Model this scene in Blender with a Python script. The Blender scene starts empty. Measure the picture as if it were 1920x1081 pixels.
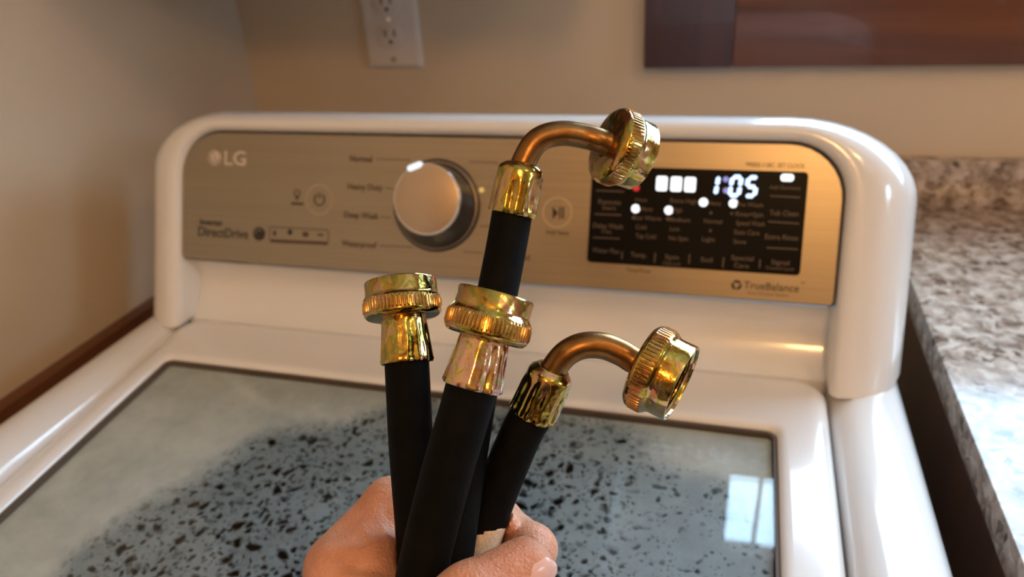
import bpy, bmesh, math, random
import numpy as np
from mathutils import Matrix, Vector

random.seed(7)
SC = bpy.context.scene
COL = SC.collection
PI = math.pi
H = 1.332                      # camera height; the washer's top stands 0.332 m lower

# ------------------------------------------------------------------ camera
F_PX, CX, CY = 1397.0, 960.0, 540.5
def unit(v): return v / np.linalg.norm(v)
AX = unit(np.array([4915., 378., -1397.]))
AY = unit(np.array([455., -750., 1397.]))
AY = unit(AY - AX * AX.dot(AY))
AZ = -np.cross(AY, AX)
M = np.array([AX, AY, AZ])                       # camera axes (right, down, forward) -> room axes
cam = bpy.data.cameras.new('camera'); camera = bpy.data.objects.new('camera', cam); COL.objects.link(camera)
cam.sensor_width = 36.0; cam.lens = 36.0 * F_PX / 1920.0; cam.clip_start = 0.01
R = Matrix([[M[i][0], -M[i][1], -M[i][2]] for i in range(3)])
camera.matrix_world = Matrix.Translation((0, 0, H)) @ R.to_4x4()
cam.dof.use_dof = True; cam.dof.focus_distance = 0.283; cam.dof.aperture_fstop = 9.5
SC.camera = camera

# ------------------------------------------------------------------ light and exposure
SC.view_settings.view_transform = 'Standard'; SC.view_settings.look = 'None'
SC.view_settings.gamma = 1.0; SC.view_settings.use_curve_mapping = False
SC.view_settings.exposure = -0.2
world = bpy.data.worlds.new('sky'); SC.world = world; world.use_nodes = True
bgn = world.node_tree.nodes['Background']
bgn.inputs[0].default_value = (0.53, 0.77, 1.0, 1); bgn.inputs[1].default_value = 20.0

def add_light(name, kind, loc, power, color, size=0.1, rot=None, size_y=None, portal=False):
    l = bpy.data.lights.new(name, kind); o = bpy.data.objects.new(name, l); COL.objects.link(o)
    o.location = (loc[0], loc[1], loc[2] + H); l.energy = power; l.color = color
    if kind == 'AREA':
        l.size = size
        if size_y: l.shape = 'RECTANGLE'; l.size_y = size_y
        if portal: l.cycles.is_portal = True
    else: l.shadow_soft_size = size
    if rot: o.rotation_euler = rot
    return o
WX0, WX1, WZ0, WZ1 = 0.035, 1.30, -0.045, 0.50    # clear opening of the back window
add_light('window_portal', 'AREA', ((WX0 + WX1) / 2, 1.01, (WZ0 + WZ1) / 2), 1, (1, 1, 1), WX1 - WX0, (-PI / 2, 0, 0), WZ1 - WZ0, True)
SX0, SX1, SZ0, SZ1 = -0.20, 0.25, 0.15, 0.60    # unseen window added in the right wall: y0,y1,z0,z1
add_light('added_window_portal', 'AREA', (2.06, (SX0 + SX1) / 2, (SZ0 + SZ1) / 2), 1, (1, 1, 1), SZ1 - SZ0, (0, PI / 2, 0), SX1 - SX0, True)
LAMP = (0.30, -1.10, 0.88)
add_light('unseen_lamp_bulb', 'POINT', LAMP, 25, (1.0, 0.56, 0.21), 0.09)
ADDED_LAMP = (0.95, -0.25, 0.96)  # unseen second lamp, added to warm the left wall
add_light('unseen_lamp_bulb', 'POINT', ADDED_LAMP, 10, (1.0, 0.60, 0.25), 0.07)

# ------------------------------------------------------------------ helpers
def P(u, v, d):
    """camera-axes point seen at pixel (u, v), d metres along the view axis"""
    return np.array([(u - CX) / F_PX * d, (v - CY) / F_PX * d, d])
def Wd(c): return M @ np.asarray(c, float)        # camera axes -> room axes (camera at origin)

def mk(name, verts, faces, mat, parent=None, smooth=40, mats=None, fmat=None):
    me = bpy.data.meshes.new(name)
    me.from_pydata([(float(v[0]), float(v[1]), float(v[2]) + H) for v in verts], [], [tuple(int(i) for i in f) for f in faces])
    me.validate(); me.update()
    bm = bmesh.new(); bm.from_mesh(me)
    bmesh.ops.recalc_face_normals(bm, faces=bm.faces); bm.to_mesh(me); bm.free()
    for m in ([mat] if mats is None else mats): me.materials.append(m)
    if fmat is not None: me.polygons.foreach_set('material_index', fmat)
    if smooth:
        me.shade_smooth(); me.set_sharp_from_angle(angle=math.radians(smooth))
    o = bpy.data.objects.new(name, me); COL.objects.link(o)
    if parent: attach(o, parent)
    return o
def attach(o, parent):
    o.parent = parent
    o.matrix_parent_inverse = Matrix.Translation(-parent.location) if parent.type == 'EMPTY' else Matrix.Identity(4)
def thing(name, label, cat, loc):
    o = bpy.data.objects.new(name, None); COL.objects.link(o)
    o.location = (loc[0], loc[1], loc[2] + H); o.empty_display_size = 0.05
    o['label'] = label; o['category'] = cat
    return o
def struct(o): o['kind'] = 'structure'; return o

class MB:
    def __init__(s): s.v = []; s.f = []
    def add(s, v, f):
        b = len(s.v); s.v += [tuple(x) for x in v]; s.f += [tuple(b + i for i in q) for q in f]; return s
    def box(s, x0, x1, y0, y1, z0, z1, bev=0):
        bm = bmesh.new(); bmesh.ops.create_cube(bm, size=1)
        for v in bm.verts: v.co = Vector(((x0 + x1) / 2 + v.co.x * (x1 - x0), (y0 + y1) / 2 + v.co.y * (y1 - y0), (z0 + z1) / 2 + v.co.z * (z1 - z0)))
        if bev: bmesh.ops.bevel(bm, geom=list(bm.edges), offset=bev, segments=2, affect='EDGES', profile=0.7)
        bm.verts.index_update()
        s.add([v.co[:] for v in bm.verts], [[v.index for v in f.verts] for f in bm.faces]); bm.free(); return s
    def grid(s, rows, close_u=False, close_v=False):
        n = len(rows); m = len(rows[0]); v = [p for r in rows for p in r]; f = []
        for i in range(n if close_u else n - 1):
            for j in range(m if close_v else m - 1):
                a, b = i, (i + 1) % n; c, d = j, (j + 1) % m
                f.append((a * m + c, a * m + d, b * m + d, b * m + c))
        return s.add(v, f)
    def build(s, name, mat, parent=None, smooth=40): return mk(name, s.v, s.f, mat, parent, smooth)

def rrect(x0, x1, y0, y1, r, n=6):
    if not isinstance(r, (tuple, list)): r = (r,) * 4       # corners: +x+y, -x+y, -x-y, +x-y
    pts = []
    for k, (cx, cy) in enumerate(((x1, y1), (x0, y1), (x0, y0), (x1, y0))):
        rr = max(r[k], 1e-5); sx = -1 if cx == x1 else 1; sy = -1 if cy == y1 else 1
        for i in range(n + 1):
            a = PI / 2 * k + PI / 2 * i / n
            pts.append((cx + sx * rr + rr * math.cos(a), cy + sy * rr + rr * math.sin(a)))
    return pts

# ------------------------------------------------------------------ materials
def mat(name):
    m = bpy.data.materials.new(name); m.use_nodes = True
    return m, m.node_tree, m.node_tree.nodes['Principled BSDF']
def pset(b, **k):
    for a, v in k.items():
        a = {'base': 'Base Color', 'rough': 'Roughness', 'metal': 'Metallic', 'spec': 'Specular IOR Level', 'coat': 'Coat Weight', 'coatr': 'Coat Roughness',
             'emit': 'Emission Color', 'es': 'Emission Strength', 'sss': 'Subsurface Weight', 'aniso': 'Anisotropic', 'alpha': 'Alpha', 'trans': 'Transmission Weight'}[a]
        if isinstance(v, tuple) and len(v) == 3: v = (*v, 1)
        b.inputs[a].default_value = v
def node(nt, t, **k):
    n = nt.nodes.new(t)
    for a, v in k.items():
        if a in n.inputs.keys(): n.inputs[a].default_value = v
        else: setattr(n, a, v)
    return n
def coords(nt, scale=(1, 1, 1), kind='Object'):
    tc = node(nt, 'ShaderNodeTexCoord'); mp = node(nt, 'ShaderNodeMapping'); mp.inputs['Scale'].default_value = scale
    nt.links.new(tc.outputs[kind], mp.inputs[0]); return mp.outputs[0]
def noise(nt, vec, scale, detail=4, rough=0.55, dist=0):
    n = node(nt, 'ShaderNodeTexNoise'); n.inputs['Scale'].default_value = scale; n.inputs['Detail'].default_value = detail
    n.inputs['Roughness'].default_value = rough; n.inputs['Distortion'].default_value = dist
    nt.links.new(vec, n.inputs['Vector']); return n.outputs['Fac']
def ramp(nt, fac, stops, interp='LINEAR'):
    r = node(nt, 'ShaderNodeValToRGB'); r.color_ramp.interpolation = interp
    e = r.color_ramp.elements
    while len(e) < len(stops): e.new(0.5)
    for q, (p, c) in zip(e, stops):
        q.position = p; q.color = (*c, 1) if len(c) == 3 else c
    nt.links.new(fac, r.inputs[0]); return r.outputs[0]
def bump(nt, b, h, strength, dist=0.001):
    n = node(nt, 'ShaderNodeBump'); n.inputs['Strength'].default_value = strength; n.inputs['Distance'].default_value = dist
    nt.links.new(h, n.inputs['Height']); nt.links.new(n.outputs[0], b.inputs['Normal'])
def math_(nt, op, a, b=None, c=None, clamp=False):
    n = node(nt, 'ShaderNodeMath', operation=op, use_clamp=clamp)
    for i, x in enumerate((a, b, c)):
        if x is None: continue
        if isinstance(x, (int, float)): n.inputs[i].default_value = x
        else: nt.links.new(x, n.inputs[i])
    return n.outputs[0]

def plain(name, base, rough=0.5, metal=0.0, nscale=0, nvar=0.06, bs=0, coat=0, bscale=None):
    m, nt, b = mat(name); pset(b, base=base, rough=rough, metal=metal, coat=coat)
    v = coords(nt); s = nscale or 30
    fac = noise(nt, v, s)
    c0 = tuple(x * (1 - nvar) for x in base); c1 = tuple(min(1, x * (1 + nvar)) for x in base)
    nt.links.new(ramp(nt, fac, [(0.3, c0), (0.7, c1)]), b.inputs['Base Color'])
    if bs: bump(nt, b, noise(nt, v, bscale or s * 4), bs)
    return m

M_wall = plain('painted_wall', (0.64, 0.52, 0.38), 0.75, nscale=6, nvar=0.03, bs=0.15, bscale=260)
M_ceil = plain('ceiling_paint', (0.75, 0.68, 0.58), 0.85, nscale=8, nvar=0.03)
M_floor = plain('floor_vinyl', (0.30, 0.21, 0.14), 0.4, nscale=12, nvar=0.2)
M_white = plain('white_enamel', (0.79, 0.785, 0.785), 0.16, nscale=4, nvar=0.015, coat=0.6)
M_whitep = plain('white_plastic', (0.74, 0.70, 0.66), 0.3, nscale=4, nvar=0.02)
M_seam = plain('gasket_rubber', (0.10, 0.07, 0.05), 0.6)
M_dark = plain('dark_void', (0.02, 0.018, 0.016), 0.6)
M_steel = plain('drum_steel', (0.10, 0.10, 0.105), 0.45, 0.6)
M_chrome = plain('chrome', (0.80, 0.80, 0.82), 0.12, 1.0)
M_knobside = plain('knob_black', (0.025, 0.022, 0.02), 0.22, coat=0.5)
M_rubber = plain('black_rubber', (0.004, 0.0036, 0.0032), 0.62, nscale=120, nvar=0.25, bs=0.25, bscale=900)
M_ivory = plain('outlet_plastic', (0.70, 0.62, 0.56), 0.35, nvar=0.02)
M_slot = plain('outlet_slot', (0.05, 0.025, 0.015), 0.6)
M_print = plain('dark_print', (0.03, 0.02, 0.014), 0.5)
M_printl = plain('tan_print', (0.085, 0.05, 0.028), 0.5)
M_logo = plain('silver_print', (0.66, 0.57, 0.48), 0.45, 0.0)
M_ring = plain('key_ring', (0.56, 0.45, 0.30), 0.4, 0.6)
M_dim = plain('dim_print', (0.115, 0.075, 0.05), 0.5)

M_rubber.node_tree.nodes['Principled BSDF'].inputs['Specular IOR Level'].default_value = 0.07
def metal_panel():
    m, nt, b = mat('brushed_panel'); pset(b, metal=0.9, rough=0.34)
    v = coords(nt, (3, 900, 900)); f = noise(nt, v, 1.0, 3)
    nt.links.new(ramp(nt, f, [(0.3, (0.36, 0.30, 0.215)), (0.7, (0.41, 0.345, 0.25))]), b.inputs['Base Color'])
    bump(nt, b, f, 0.05, 0.0004); return m
M_panel = metal_panel()
M_cap = plain('knob_cap', (0.56, 0.43, 0.30), 0.36, 0.75)
def black_glass():
    m, nt, b = mat('display_glass'); pset(b, base=(0.008, 0.006, 0.005), rough=0.3, spec=0.06)
    f = noise(nt, coords(nt), 20); nt.links.new(ramp(nt, f, [(0.3, (0.007, 0.006, 0.005)), (0.7, (0.010, 0.008, 0.006))]), b.inputs['Base Color']); return m
M_disp = black_glass()
def glow(name, col, s):
    m, nt, b = mat(name); pset(b, base=(0.02, 0.02, 0.02), emit=col, es=s)
    f = noise(nt, coords(nt), 200); nt.links.new(ramp(nt, f, [(0.2, col), (0.8, tuple(min(1, c * 1.05) for c in col))]), b.inputs['Emission Color']); return m
M_led = glow('white_led', (0.92, 0.95, 1.0), 1.8)
M_digit = glow('blue_white_digit', (0.50, 0.68, 1.0), 2.6)
M_colon = glow('violet_dot', (0.38, 0.36, 0.85), 0.9)
M_red = glow('red_led', (0.8, 0.01, 0.02), 0.9)
M_ind = glow('knob_indicator', (0.85, 0.92, 1.0), 1.3)

def wood(name, c0, c1, c2, axis):
    m, nt, b = mat(name); pset(b, rough=0.38, coat=0.25)
    sc = [34, 34, 34]; sc[axis] = 2.2
    v = coords(nt, tuple(sc)); f = noise(nt, v, 1.0, 6, 0.6, 0.6)
    nt.links.new(ramp(nt, f, [(0.28, c0), (0.5, c1), (0.74, c2)]), b.inputs['Base Color'])
    bump(nt, b, f, 0.06); return m
M_woodv = wood('dark_wood_upright', (0.045, 0.013, 0.008), (0.062, 0.018, 0.010), (0.08, 0.024, 0.013), 2)
M_woodh = wood('brown_wood_rail', (0.085, 0.026, 0.010), (0.14, 0.046, 0.018), (0.18, 0.062, 0.024), 0)
M_woody = wood('brown_wood_strip', (0.10, 0.03, 0.010), (0.13, 0.04, 0.014), (0.16, 0.052, 0.018), 1)
M_woodf = wood('honey_reflection_wood', (0.54, 0.32, 0.08), (0.62, 0.40, 0.12), (0.70, 0.47, 0.16), 2)
M_woodc = wood('cabinet_wood', (0.07, 0.025, 0.012), (0.10, 0.038, 0.016), (0.13, 0.05, 0.022), 2)

def granite():
    m, nt, b = mat('granite'); pset(b, rough=0.16, spec=0.55)
    v = coords(nt)
    vo = node(nt, 'ShaderNodeTexVoronoi'); vo.inputs['Scale'].default_value = 150; vo.inputs['Randomness'].default_value = 1
    d = noise(nt, v, 60, 4, 0.6)
    mx = node(nt, 'ShaderNodeMix', data_type='VECTOR'); mx.inputs[0].default_value = 0.02
    nv = node(nt, 'ShaderNodeTexNoise'); nv.inputs['Scale'].default_value = 70; nt.links.new(v, nv.inputs['Vector'])
    nt.links.new(v, mx.inputs[4]); nt.links.new(nv.outputs['Color'], mx.inputs[5]); nt.links.new(mx.outputs[1], vo.inputs['Vector'])
    sep = node(nt, 'ShaderNodeSeparateColor'); nt.links.new(vo.outputs['Color'], sep.inputs[0])
    c1 = ramp(nt, sep.outputs[0], [(0.0, (0.13, 0.09, 0.07)), (0.10, (0.25, 0.185, 0.145)), (0.26, (0.38, 0.295, 0.24)), (0.6, (0.47, 0.385, 0.325)), (0.9, (0.56, 0.485, 0.425))])
    c2 = ramp(nt, d, [(0.34, (0.45, 0.40, 0.36)), (0.55, (1.0, 0.98, 0.96)), (0.75, (1.1, 1.08, 1.06))])
    mul = node(nt, 'ShaderNodeMix', data_type='RGBA', blend_type='MULTIPLY'); mul.inputs[0].default_value = 1
    nt.links.new(c1, mul.inputs[6]); nt.links.new(c2, mul.inputs[7]); nt.links.new(mul.outputs[2], b.inputs['Base Color'])
    return m
M_granite = granite()

def zinc(name, rough, stops, scale=90, wav=0.8):
    m, nt, b = mat(name); pset(b, metal=1.0, rough=rough)
    v = coords(nt); f = noise(nt, coords(nt, (1.5, 1.5, .42)), scale, 3, 0.55, 0.8)  # stretched noise: plating tints, plus reflection bands painted in as streaks
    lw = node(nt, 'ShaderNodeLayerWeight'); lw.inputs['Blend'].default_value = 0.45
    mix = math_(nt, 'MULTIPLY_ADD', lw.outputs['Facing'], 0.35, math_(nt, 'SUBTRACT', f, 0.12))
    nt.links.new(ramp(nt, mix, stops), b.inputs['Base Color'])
    f2 = noise(nt, v, 700, 3)
    nt.links.new(math_(nt, 'MULTIPLY_ADD', f2, 0.14, rough - 0.08), b.inputs['Roughness'])
    f3 = noise(nt, v, 120, 1.5, .5)
    bump(nt, b, math_(nt, 'MULTIPLY_ADD', f2, 0.06, math_(nt, 'MULTIPLY', f3, wav)), 0.6, 0.002); return m
M_zinc = zinc('yellow_zinc', 0.14, [(0.20, (0.22, 0.11, 0.02)), (0.32, (0.56, 0.32, 0.06)), (0.42, (0.30, 0.28, 0.06)), (0.50, (0.58, 0.40, 0.10)), (0.57, (0.56, 0.28, 0.22)), (0.64, (0.46, 0.37, 0.09)), (0.73, (0.30, 0.44, 0.16)), (0.85, (0.58, 0.38, 0.26))], 120)
M_zincp = zinc('pink_gold_zinc', 0.14, [(0.22, (0.50, 0.28, 0.06)), (0.34, (0.56, 0.50, 0.16)), (0.43, (0.76, 0.46, 0.36)), (0.52, (0.62, 0.38, 0.12)), (0.60, (0.74, 0.44, 0.46)), (0.70, (0.45, 0.56, 0.22)), (0.82, (0.72, 0.48, 0.18))], 190)
M_knurl = zinc('bronze_knurl', 0.26, [(0.25, (0.40, 0.19, 0.05)), (0.5, (0.50, 0.27, 0.09)), (0.75, (0.50, 0.34, 0.16))], 90, .1)
M_bronze = zinc('bronze_pipe', 0.34, [(0.25, (0.22, 0.095, 0.025)), (0.5, (0.28, 0.14, 0.045)), (0.75, (0.32, 0.21, 0.10))], 60, .1)

def skin():
    m, nt, b = mat('skin'); pset(b, rough=0.46, sss=0.22, spec=0.4)
    b.inputs['Subsurface Radius'].default_value = (1.0, 0.35, 0.18); b.inputs['Subsurface Scale'].default_value = 0.006
    v = coords(nt); f = noise(nt, v, 55, 5, 0.6)
    nt.links.new(ramp(nt, f, [(0.3, (0.56, 0.23, 0.125)), (0.52, (0.65, 0.30, 0.18)), (0.72, (0.74, 0.40, 0.275))]), b.inputs['Base Color'])
    vo = node(nt, 'ShaderNodeTexVoronoi', feature='DISTANCE_TO_EDGE'); vo.inputs['Scale'].default_value = 620; nt.links.new(v, vo.inputs['Vector'])
    w = noise(nt, coords(nt, (1, 1, 0.35)), 210, 4, 0.6, 1.5)
    h = math_(nt, 'ADD', math_(nt, 'MULTIPLY', vo.outputs['Distance'], 0.5), math_(nt, 'MULTIPLY', w, 0.9))
    bump(nt, b, h, 0.5, 0.0018); return m
M_skin = skin()
M_nail = plain('nail', (0.74, 0.45, 0.38), 0.28, nscale=200, nvar=0.05, coat=0.3)
M_label = plain('cream_label', (0.72, 0.53, 0.36), 0.7, nscale=900, nvar=0.18, bs=0.4, bscale=1500)

def pane_mat(name, tint):
    m, nt, b = mat(name); nt.nodes.remove(b); out = nt.nodes['Material Output']
    fr = node(nt, 'ShaderNodeFresnel'); ge = node(nt, 'ShaderNodeNewGeometry')
    nt.links.new(math_(nt, 'MULTIPLY_ADD', ge.outputs['Backfacing'], 1 / 1.5 - 1.5, 1.5), fr.inputs['IOR'])   # same loss on entering and leaving the pane
    wv = noise(nt, coords(nt), 3, 1)
    tr = node(nt, 'ShaderNodeBsdfTransparent'); tr.inputs[0].default_value = (*tint, 1)
    gl = node(nt, 'ShaderNodeBsdfGlossy'); gl.inputs['Roughness'].default_value = 0.015
    nt.links.new(math_(nt, 'MULTIPLY_ADD', wv, 0.01, 0.01), gl.inputs['Roughness'])
    mx = node(nt, 'ShaderNodeMixShader'); nt.links.new(fr.outputs[0], mx.inputs[0]); nt.links.new(tr.outputs[0], mx.inputs[1]); nt.links.new(gl.outputs[0], mx.inputs[2])
    nt.links.new(mx.outputs[0], out.inputs[0]); return m
M_pane = pane_mat('window_pane', (0.97, 0.98, 0.98))
M_lidglass = pane_mat('lid_pane', (0.93, 0.96, 0.96))

def fog_mat():
    """fog on the underside of the lid glass, with the drops and runs that clear it"""
    m, nt, b = mat('condensation_film'); nt.nodes.remove(b); out = nt.nodes['Material Output']
    v = coords(nt)
    nv = node(nt, 'ShaderNodeTexNoise'); nv.inputs['Scale'].default_value = 55; nv.inputs['Detail'].default_value = 3; nt.links.new(v, nv.inputs['Vector'])
    mx = node(nt, 'ShaderNodeMix', data_type='VECTOR'); mx.inputs[0].default_value = 0.014
    nt.links.new(v, mx.inputs[4]); nt.links.new(nv.outputs['Color'], mx.inputs[5])
    big = noise(nt, v, 6.5, 3, 0.5)
    def spots(scale, lo, hi, amt):
        vo = node(nt, 'ShaderNodeTexVoronoi'); vo.inputs['Scale'].default_value = scale; nt.links.new(mx.outputs[1], vo.inputs['Vector'])
        sp = node(nt, 'ShaderNodeSeparateColor'); nt.links.new(vo.outputs['Color'], sp.inputs[0])
        rad = math_(nt, 'MINIMUM', math_(nt, 'MULTIPLY', math_(nt, 'SUBTRACT', sp.outputs[0], amt), 0.55), 0.36)
        d = math_(nt, 'SUBTRACT', rad, vo.outputs['Distance'])
        mr = node(nt, 'ShaderNodeMapRange', clamp=True); mr.inputs[1].default_value = lo; mr.inputs[2].default_value = hi
        nt.links.new(d, mr.inputs[0]); return mr.outputs[0]
    sx = node(nt, 'ShaderNodeSeparateXYZ'); nt.links.new(mx.outputs[1], sx.inputs[0]); px, py = sx.outputs[0], sx.outputs[1]
    dx = math_(nt, 'ADD', px, 0.135); dy = math_(nt, 'ADD', py, -0.195)
    thin0 = noise(nt, v, 18, 4, .6)
    rr = math_(nt, 'SQRT', math_(nt, 'ADD', math_(nt, 'MULTIPLY', dx, dx), math_(nt, 'MULTIPLY', dy, dy)))
    def ss(x, a, b_):
        q = node(nt, 'ShaderNodeMapRange', clamp=True, interpolation_type='SMOOTHSTEP'); q.inputs[1].default_value = a; q.inputs[2].default_value = b_
        nt.links.new(x, q.inputs[0]); return q.outputs[0]
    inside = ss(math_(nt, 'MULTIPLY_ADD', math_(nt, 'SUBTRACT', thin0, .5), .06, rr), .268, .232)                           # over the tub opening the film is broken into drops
    left = ss(px, .02, -.16)                              # wetter towards the left of the lid
    amt = math_(nt, 'SUBTRACT', 0.36, math_(nt, 'MULTIPLY_ADD', left, 0.30, math_(nt, 'MULTIPLY', math_(nt, 'SUBTRACT', big, .5), .9)))
    s1 = spots(95, -0.12, 0.13, math_(nt, 'ADD', amt, .04)); s2 = spots(165, -0.12, 0.13, math_(nt, 'ADD', amt, -.10)); s3 = spots(300, -0.12, 0.13, math_(nt, 'ADD', amt, -.06))
    sp = math_(nt, 'MAXIMUM', math_(nt, 'MAXIMUM', s1, s2), math_(nt, 'MULTIPLY', s3, 0.85))
    sp = math_(nt, 'MULTIPLY', sp, inside)
    thin = noise(nt, v, 26, 6, 0.7)
    base = math_(nt, 'SUBTRACT', 0.88, math_(nt, 'MULTIPLY', inside, math_(nt, 'MULTIPLY_ADD', left, .22, .10)))
    cover = math_(nt, 'SUBTRACT', math_(nt, 'MULTIPLY_ADD', math_(nt, 'SUBTRACT', thin, .5), 0.9, base), math_(nt, 'MULTIPLY', sp, 0.74), clamp=True)
    tr = node(nt, 'ShaderNodeBsdfTransparent')
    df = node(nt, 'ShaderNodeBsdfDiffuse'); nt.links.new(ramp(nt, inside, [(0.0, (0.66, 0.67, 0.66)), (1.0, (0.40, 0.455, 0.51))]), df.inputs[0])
    ms = node(nt, 'ShaderNodeMixShader'); nt.links.new(cover, ms.inputs[0]); nt.links.new(tr.outputs[0], ms.inputs[1]); nt.links.new(df.outputs[0], ms.inputs[2])
    nt.links.new(ms.outputs[0], out.inputs[0]); return m
M_fog = fog_mat()

# ------------------------------------------------------------------ the room
XL, XR, YB, YF, ZF, ZC = -0.65, 1.95, 0.91, -1.75, -H, 1.10
def wall_with_hole(name, a0, a1, h0, h1, z0, z1, plane, depth, axis):
    mb = MB()
    for (p0, p1, q0, q1) in ((a0, h0, ZF, ZC), (h1, a1, ZF, ZC), (h0, h1, ZF, z0), (h0, h1, z1, ZC)):
        if axis == 'x': mb.box(p0, p1, plane, plane + depth, q0, q1)
        else: mb.box(plane, plane + depth, p0, p1, q0, q1)
    return struct(mb.build(name, M_wall, smooth=0))
OX0, OX1, OZ0, OZ1 = -0.012, 1.37, -0.085, 0.62       # rough opening behind the casing
wall_with_hole('wall_back', XL - 0.12, XR + 0.12, OX0, OX1, OZ0, OZ1, YB, 0.09, 'x')
wall_with_hole('wall_right', YF - 0.12, YB, SX0, SX1, SZ0, SZ1, XR, 0.12, 'y')
struct(MB().box(XL - 0.12, XL, YF - 0.12, YB, ZF, ZC).build('wall_left', M_wall, smooth=0))
struct(MB().box(XL, XR, YF - 0.12, YF, ZF, ZC).build('wall_front', M_woodf, smooth=0))  # unseen wall, toned honey to put gold into the control panel's reflection
struct(MB().box(XL - 0.12, XR + 0.12, YF - 0.12, YB + 0.09, ZF - 0.1, ZF).build('floor', M_floor, smooth=0))
struct(MB().box(XL - 0.12, XR + 0.12, YF - 0.12, YB + 0.09, ZC, ZC + 0.1).build('ceiling', M_ceil, smooth=0))
struct(MB().box(XL, XL + 0.018, -0.9, YB, -0.42, -0.385, 0.003).build('trim_1', M_woody))
# unseen dark door behind the camera, added for contrast in the metal
d = struct(MB().box(-0.1, 0.72, YF + .031, YF + 0.065, ZF, 0.70, 0.004).build('unseen_door_1', M_woodc))
hd = MB(); hd.box(0.63, 0.67, YF + 0.065, YF + 0.105, -0.36, -0.32, 0.012); hd.build('door_handle', M_chrome, d)

struct(MB().box(XL, XR, YF, YF + .03, ZF, -.05, .003).build('unseen_trim_2', M_woodc))       # unseen wainscot behind the camera, added to darken the metal's reflections
for nm, x0, x1, sg in (('unseen_door_2', XL, XL + .03, 1), ('unseen_door_3', XR - .03, XR, -1)):     # unseen side doors with pale casings, added to band the metal's reflections
    dd = struct(MB().box(x0, x1, -1.55, -0.80, ZF, .70, .003).build(nm, M_woodc))
    for y0 in (-1.63, -0.80): MB().box(x0, x1 + sg * .008 if sg > 0 else x1, y0, y0 + .08, ZF, .78, .003).build('casing', M_whitep, dd)
    MB().box(x0, x1, -1.55, -.80, .70, .78, .003).build('casing', M_whitep, dd)
for x0 in (-0.18, 0.72): MB().box(x0, x0 + .08, YF + .031, YF + .075, ZF, .78, .003).build('casing', M_whitep, d)
# window_1: stained casing, sash, bars and panes
win = struct(MB().box(-0.108, -0.010, YB - 0.019, YB, -0.178, 0.70, 0.003).build('window_1', M_woodv))
MB().box(-0.010, 1.37, YB - 0.017, YB, -0.178, -0.078, 0.003).build('casing_rail', M_woodh, win)
MB().box(1.37, 1.47, YB - 0.019, YB, -0.078, 0.70, 0.003).build('casing', M_woodv, win)
MB().box(-0.010, 1.37, YB - 0.019, YB, 0.60, 0.70, 0.003).build('casing_rail', M_woodh, win)
MB().box(OX0, WX0, YB + 0.04, YB + 0.075, OZ0, OZ1, 0.003).build('sash_stile', M_woodv, win)
MB().box(WX1, OX1, YB + 0.04, YB + 0.075, OZ0, OZ1, 0.003).build('sash_stile', M_woodv, win)
MB().box(WX0, WX1, YB + 0.04, YB + 0.075, OZ0, WZ0, 0.003).build('sash_rail', M_woodh, win)
MB().box(WX0, WX1, YB + 0.04, YB + 0.075, WZ1, OZ1, 0.003).build('sash_rail', M_woodh, win)
MB().box(0.083, 0.089, YB + 0.042, YB + 0.073, WZ0, WZ1).build('sash_bar', M_whitep, win)
MB().box(0.66, 0.70, YB + 0.042, YB + 0.073, WZ0, WZ1).build('sash_bar', M_woodv, win)
for a, b_ in ((WX0, 0.083), (0.089, 0.66), (0.70, WX1)): MB().box(a, b_, YB + 0.056, YB + 0.060, WZ0, WZ1).build('pane', M_pane, win)
# unseen_window_2: unseen, added in the right wall for light on the back wall
w2 = MB()
for (a, b_, c, e) in ((SX0, SX0 + .05, SZ0, SZ1), (SX1 - .05, SX1, SZ0, SZ1), (SX0 + .05, SX1 - .05, SZ0, SZ0 + .05), (SX0 + .05, SX1 - .05, SZ1 - .05, SZ1)): w2.box(XR + .03, XR + .08, a, b_, c, e)
w2 = struct(w2.build('unseen_window_2', M_woodv, smooth=0))
MB().box(XR + .053, XR + .057, SX0 + .05, SX1 - .05, SZ0 + .05, SZ1 - .05).build('pane', M_pane, w2)

# unseen wall cabinet over the washer, added to shade the wall corner
wc = thing('unseen_cabinet', 'unseen dark wall cabinet added above the washing machine to shade the wall', 'cabinet', (-0.42, 0.9, 0.03))
MB().box(XL, -0.115, 0.56, YB, 0.03, 0.80, 0.002).build('carcass', M_woodc, wc)
for a, b_ in ((XL + .004, -.385), (-.379, -.119)):
    dd = MB().box(a, b_, 0.54, 0.56, 0.034, 0.796, 0.003).build('door', M_woodc, wc)
    k = -.41 if b_ == -.385 else -.355
    MB().box(k - .008, k + .008, 0.518, 0.54, 0.08, 0.096, 0.005).build('knob', M_chrome, dd)
# unseen ceiling lights; the second is added to warm the left wall
for LP, lab in ((LAMP, 'round flush ceiling lamp near the door behind the camera'), (ADDED_LAMP, 'unseen ceiling lamp added above the counter to warm the left wall')):
    cl = thing('unseen_ceiling_light', lab, 'lamp', (LP[0], LP[1], ZC))
    mb = MB(); mb.grid([[(LP[0] + r * math.cos(a), LP[1] + r * math.sin(a), z) for a in [2 * PI * i / 32 for i in range(32)]] for r, z in ((0.001, ZC - .03), (.13, ZC - .03), (.14, ZC - .02), (.14, ZC - .001))], close_v=True)
    mb.build('canopy', M_whitep, cl)

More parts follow.
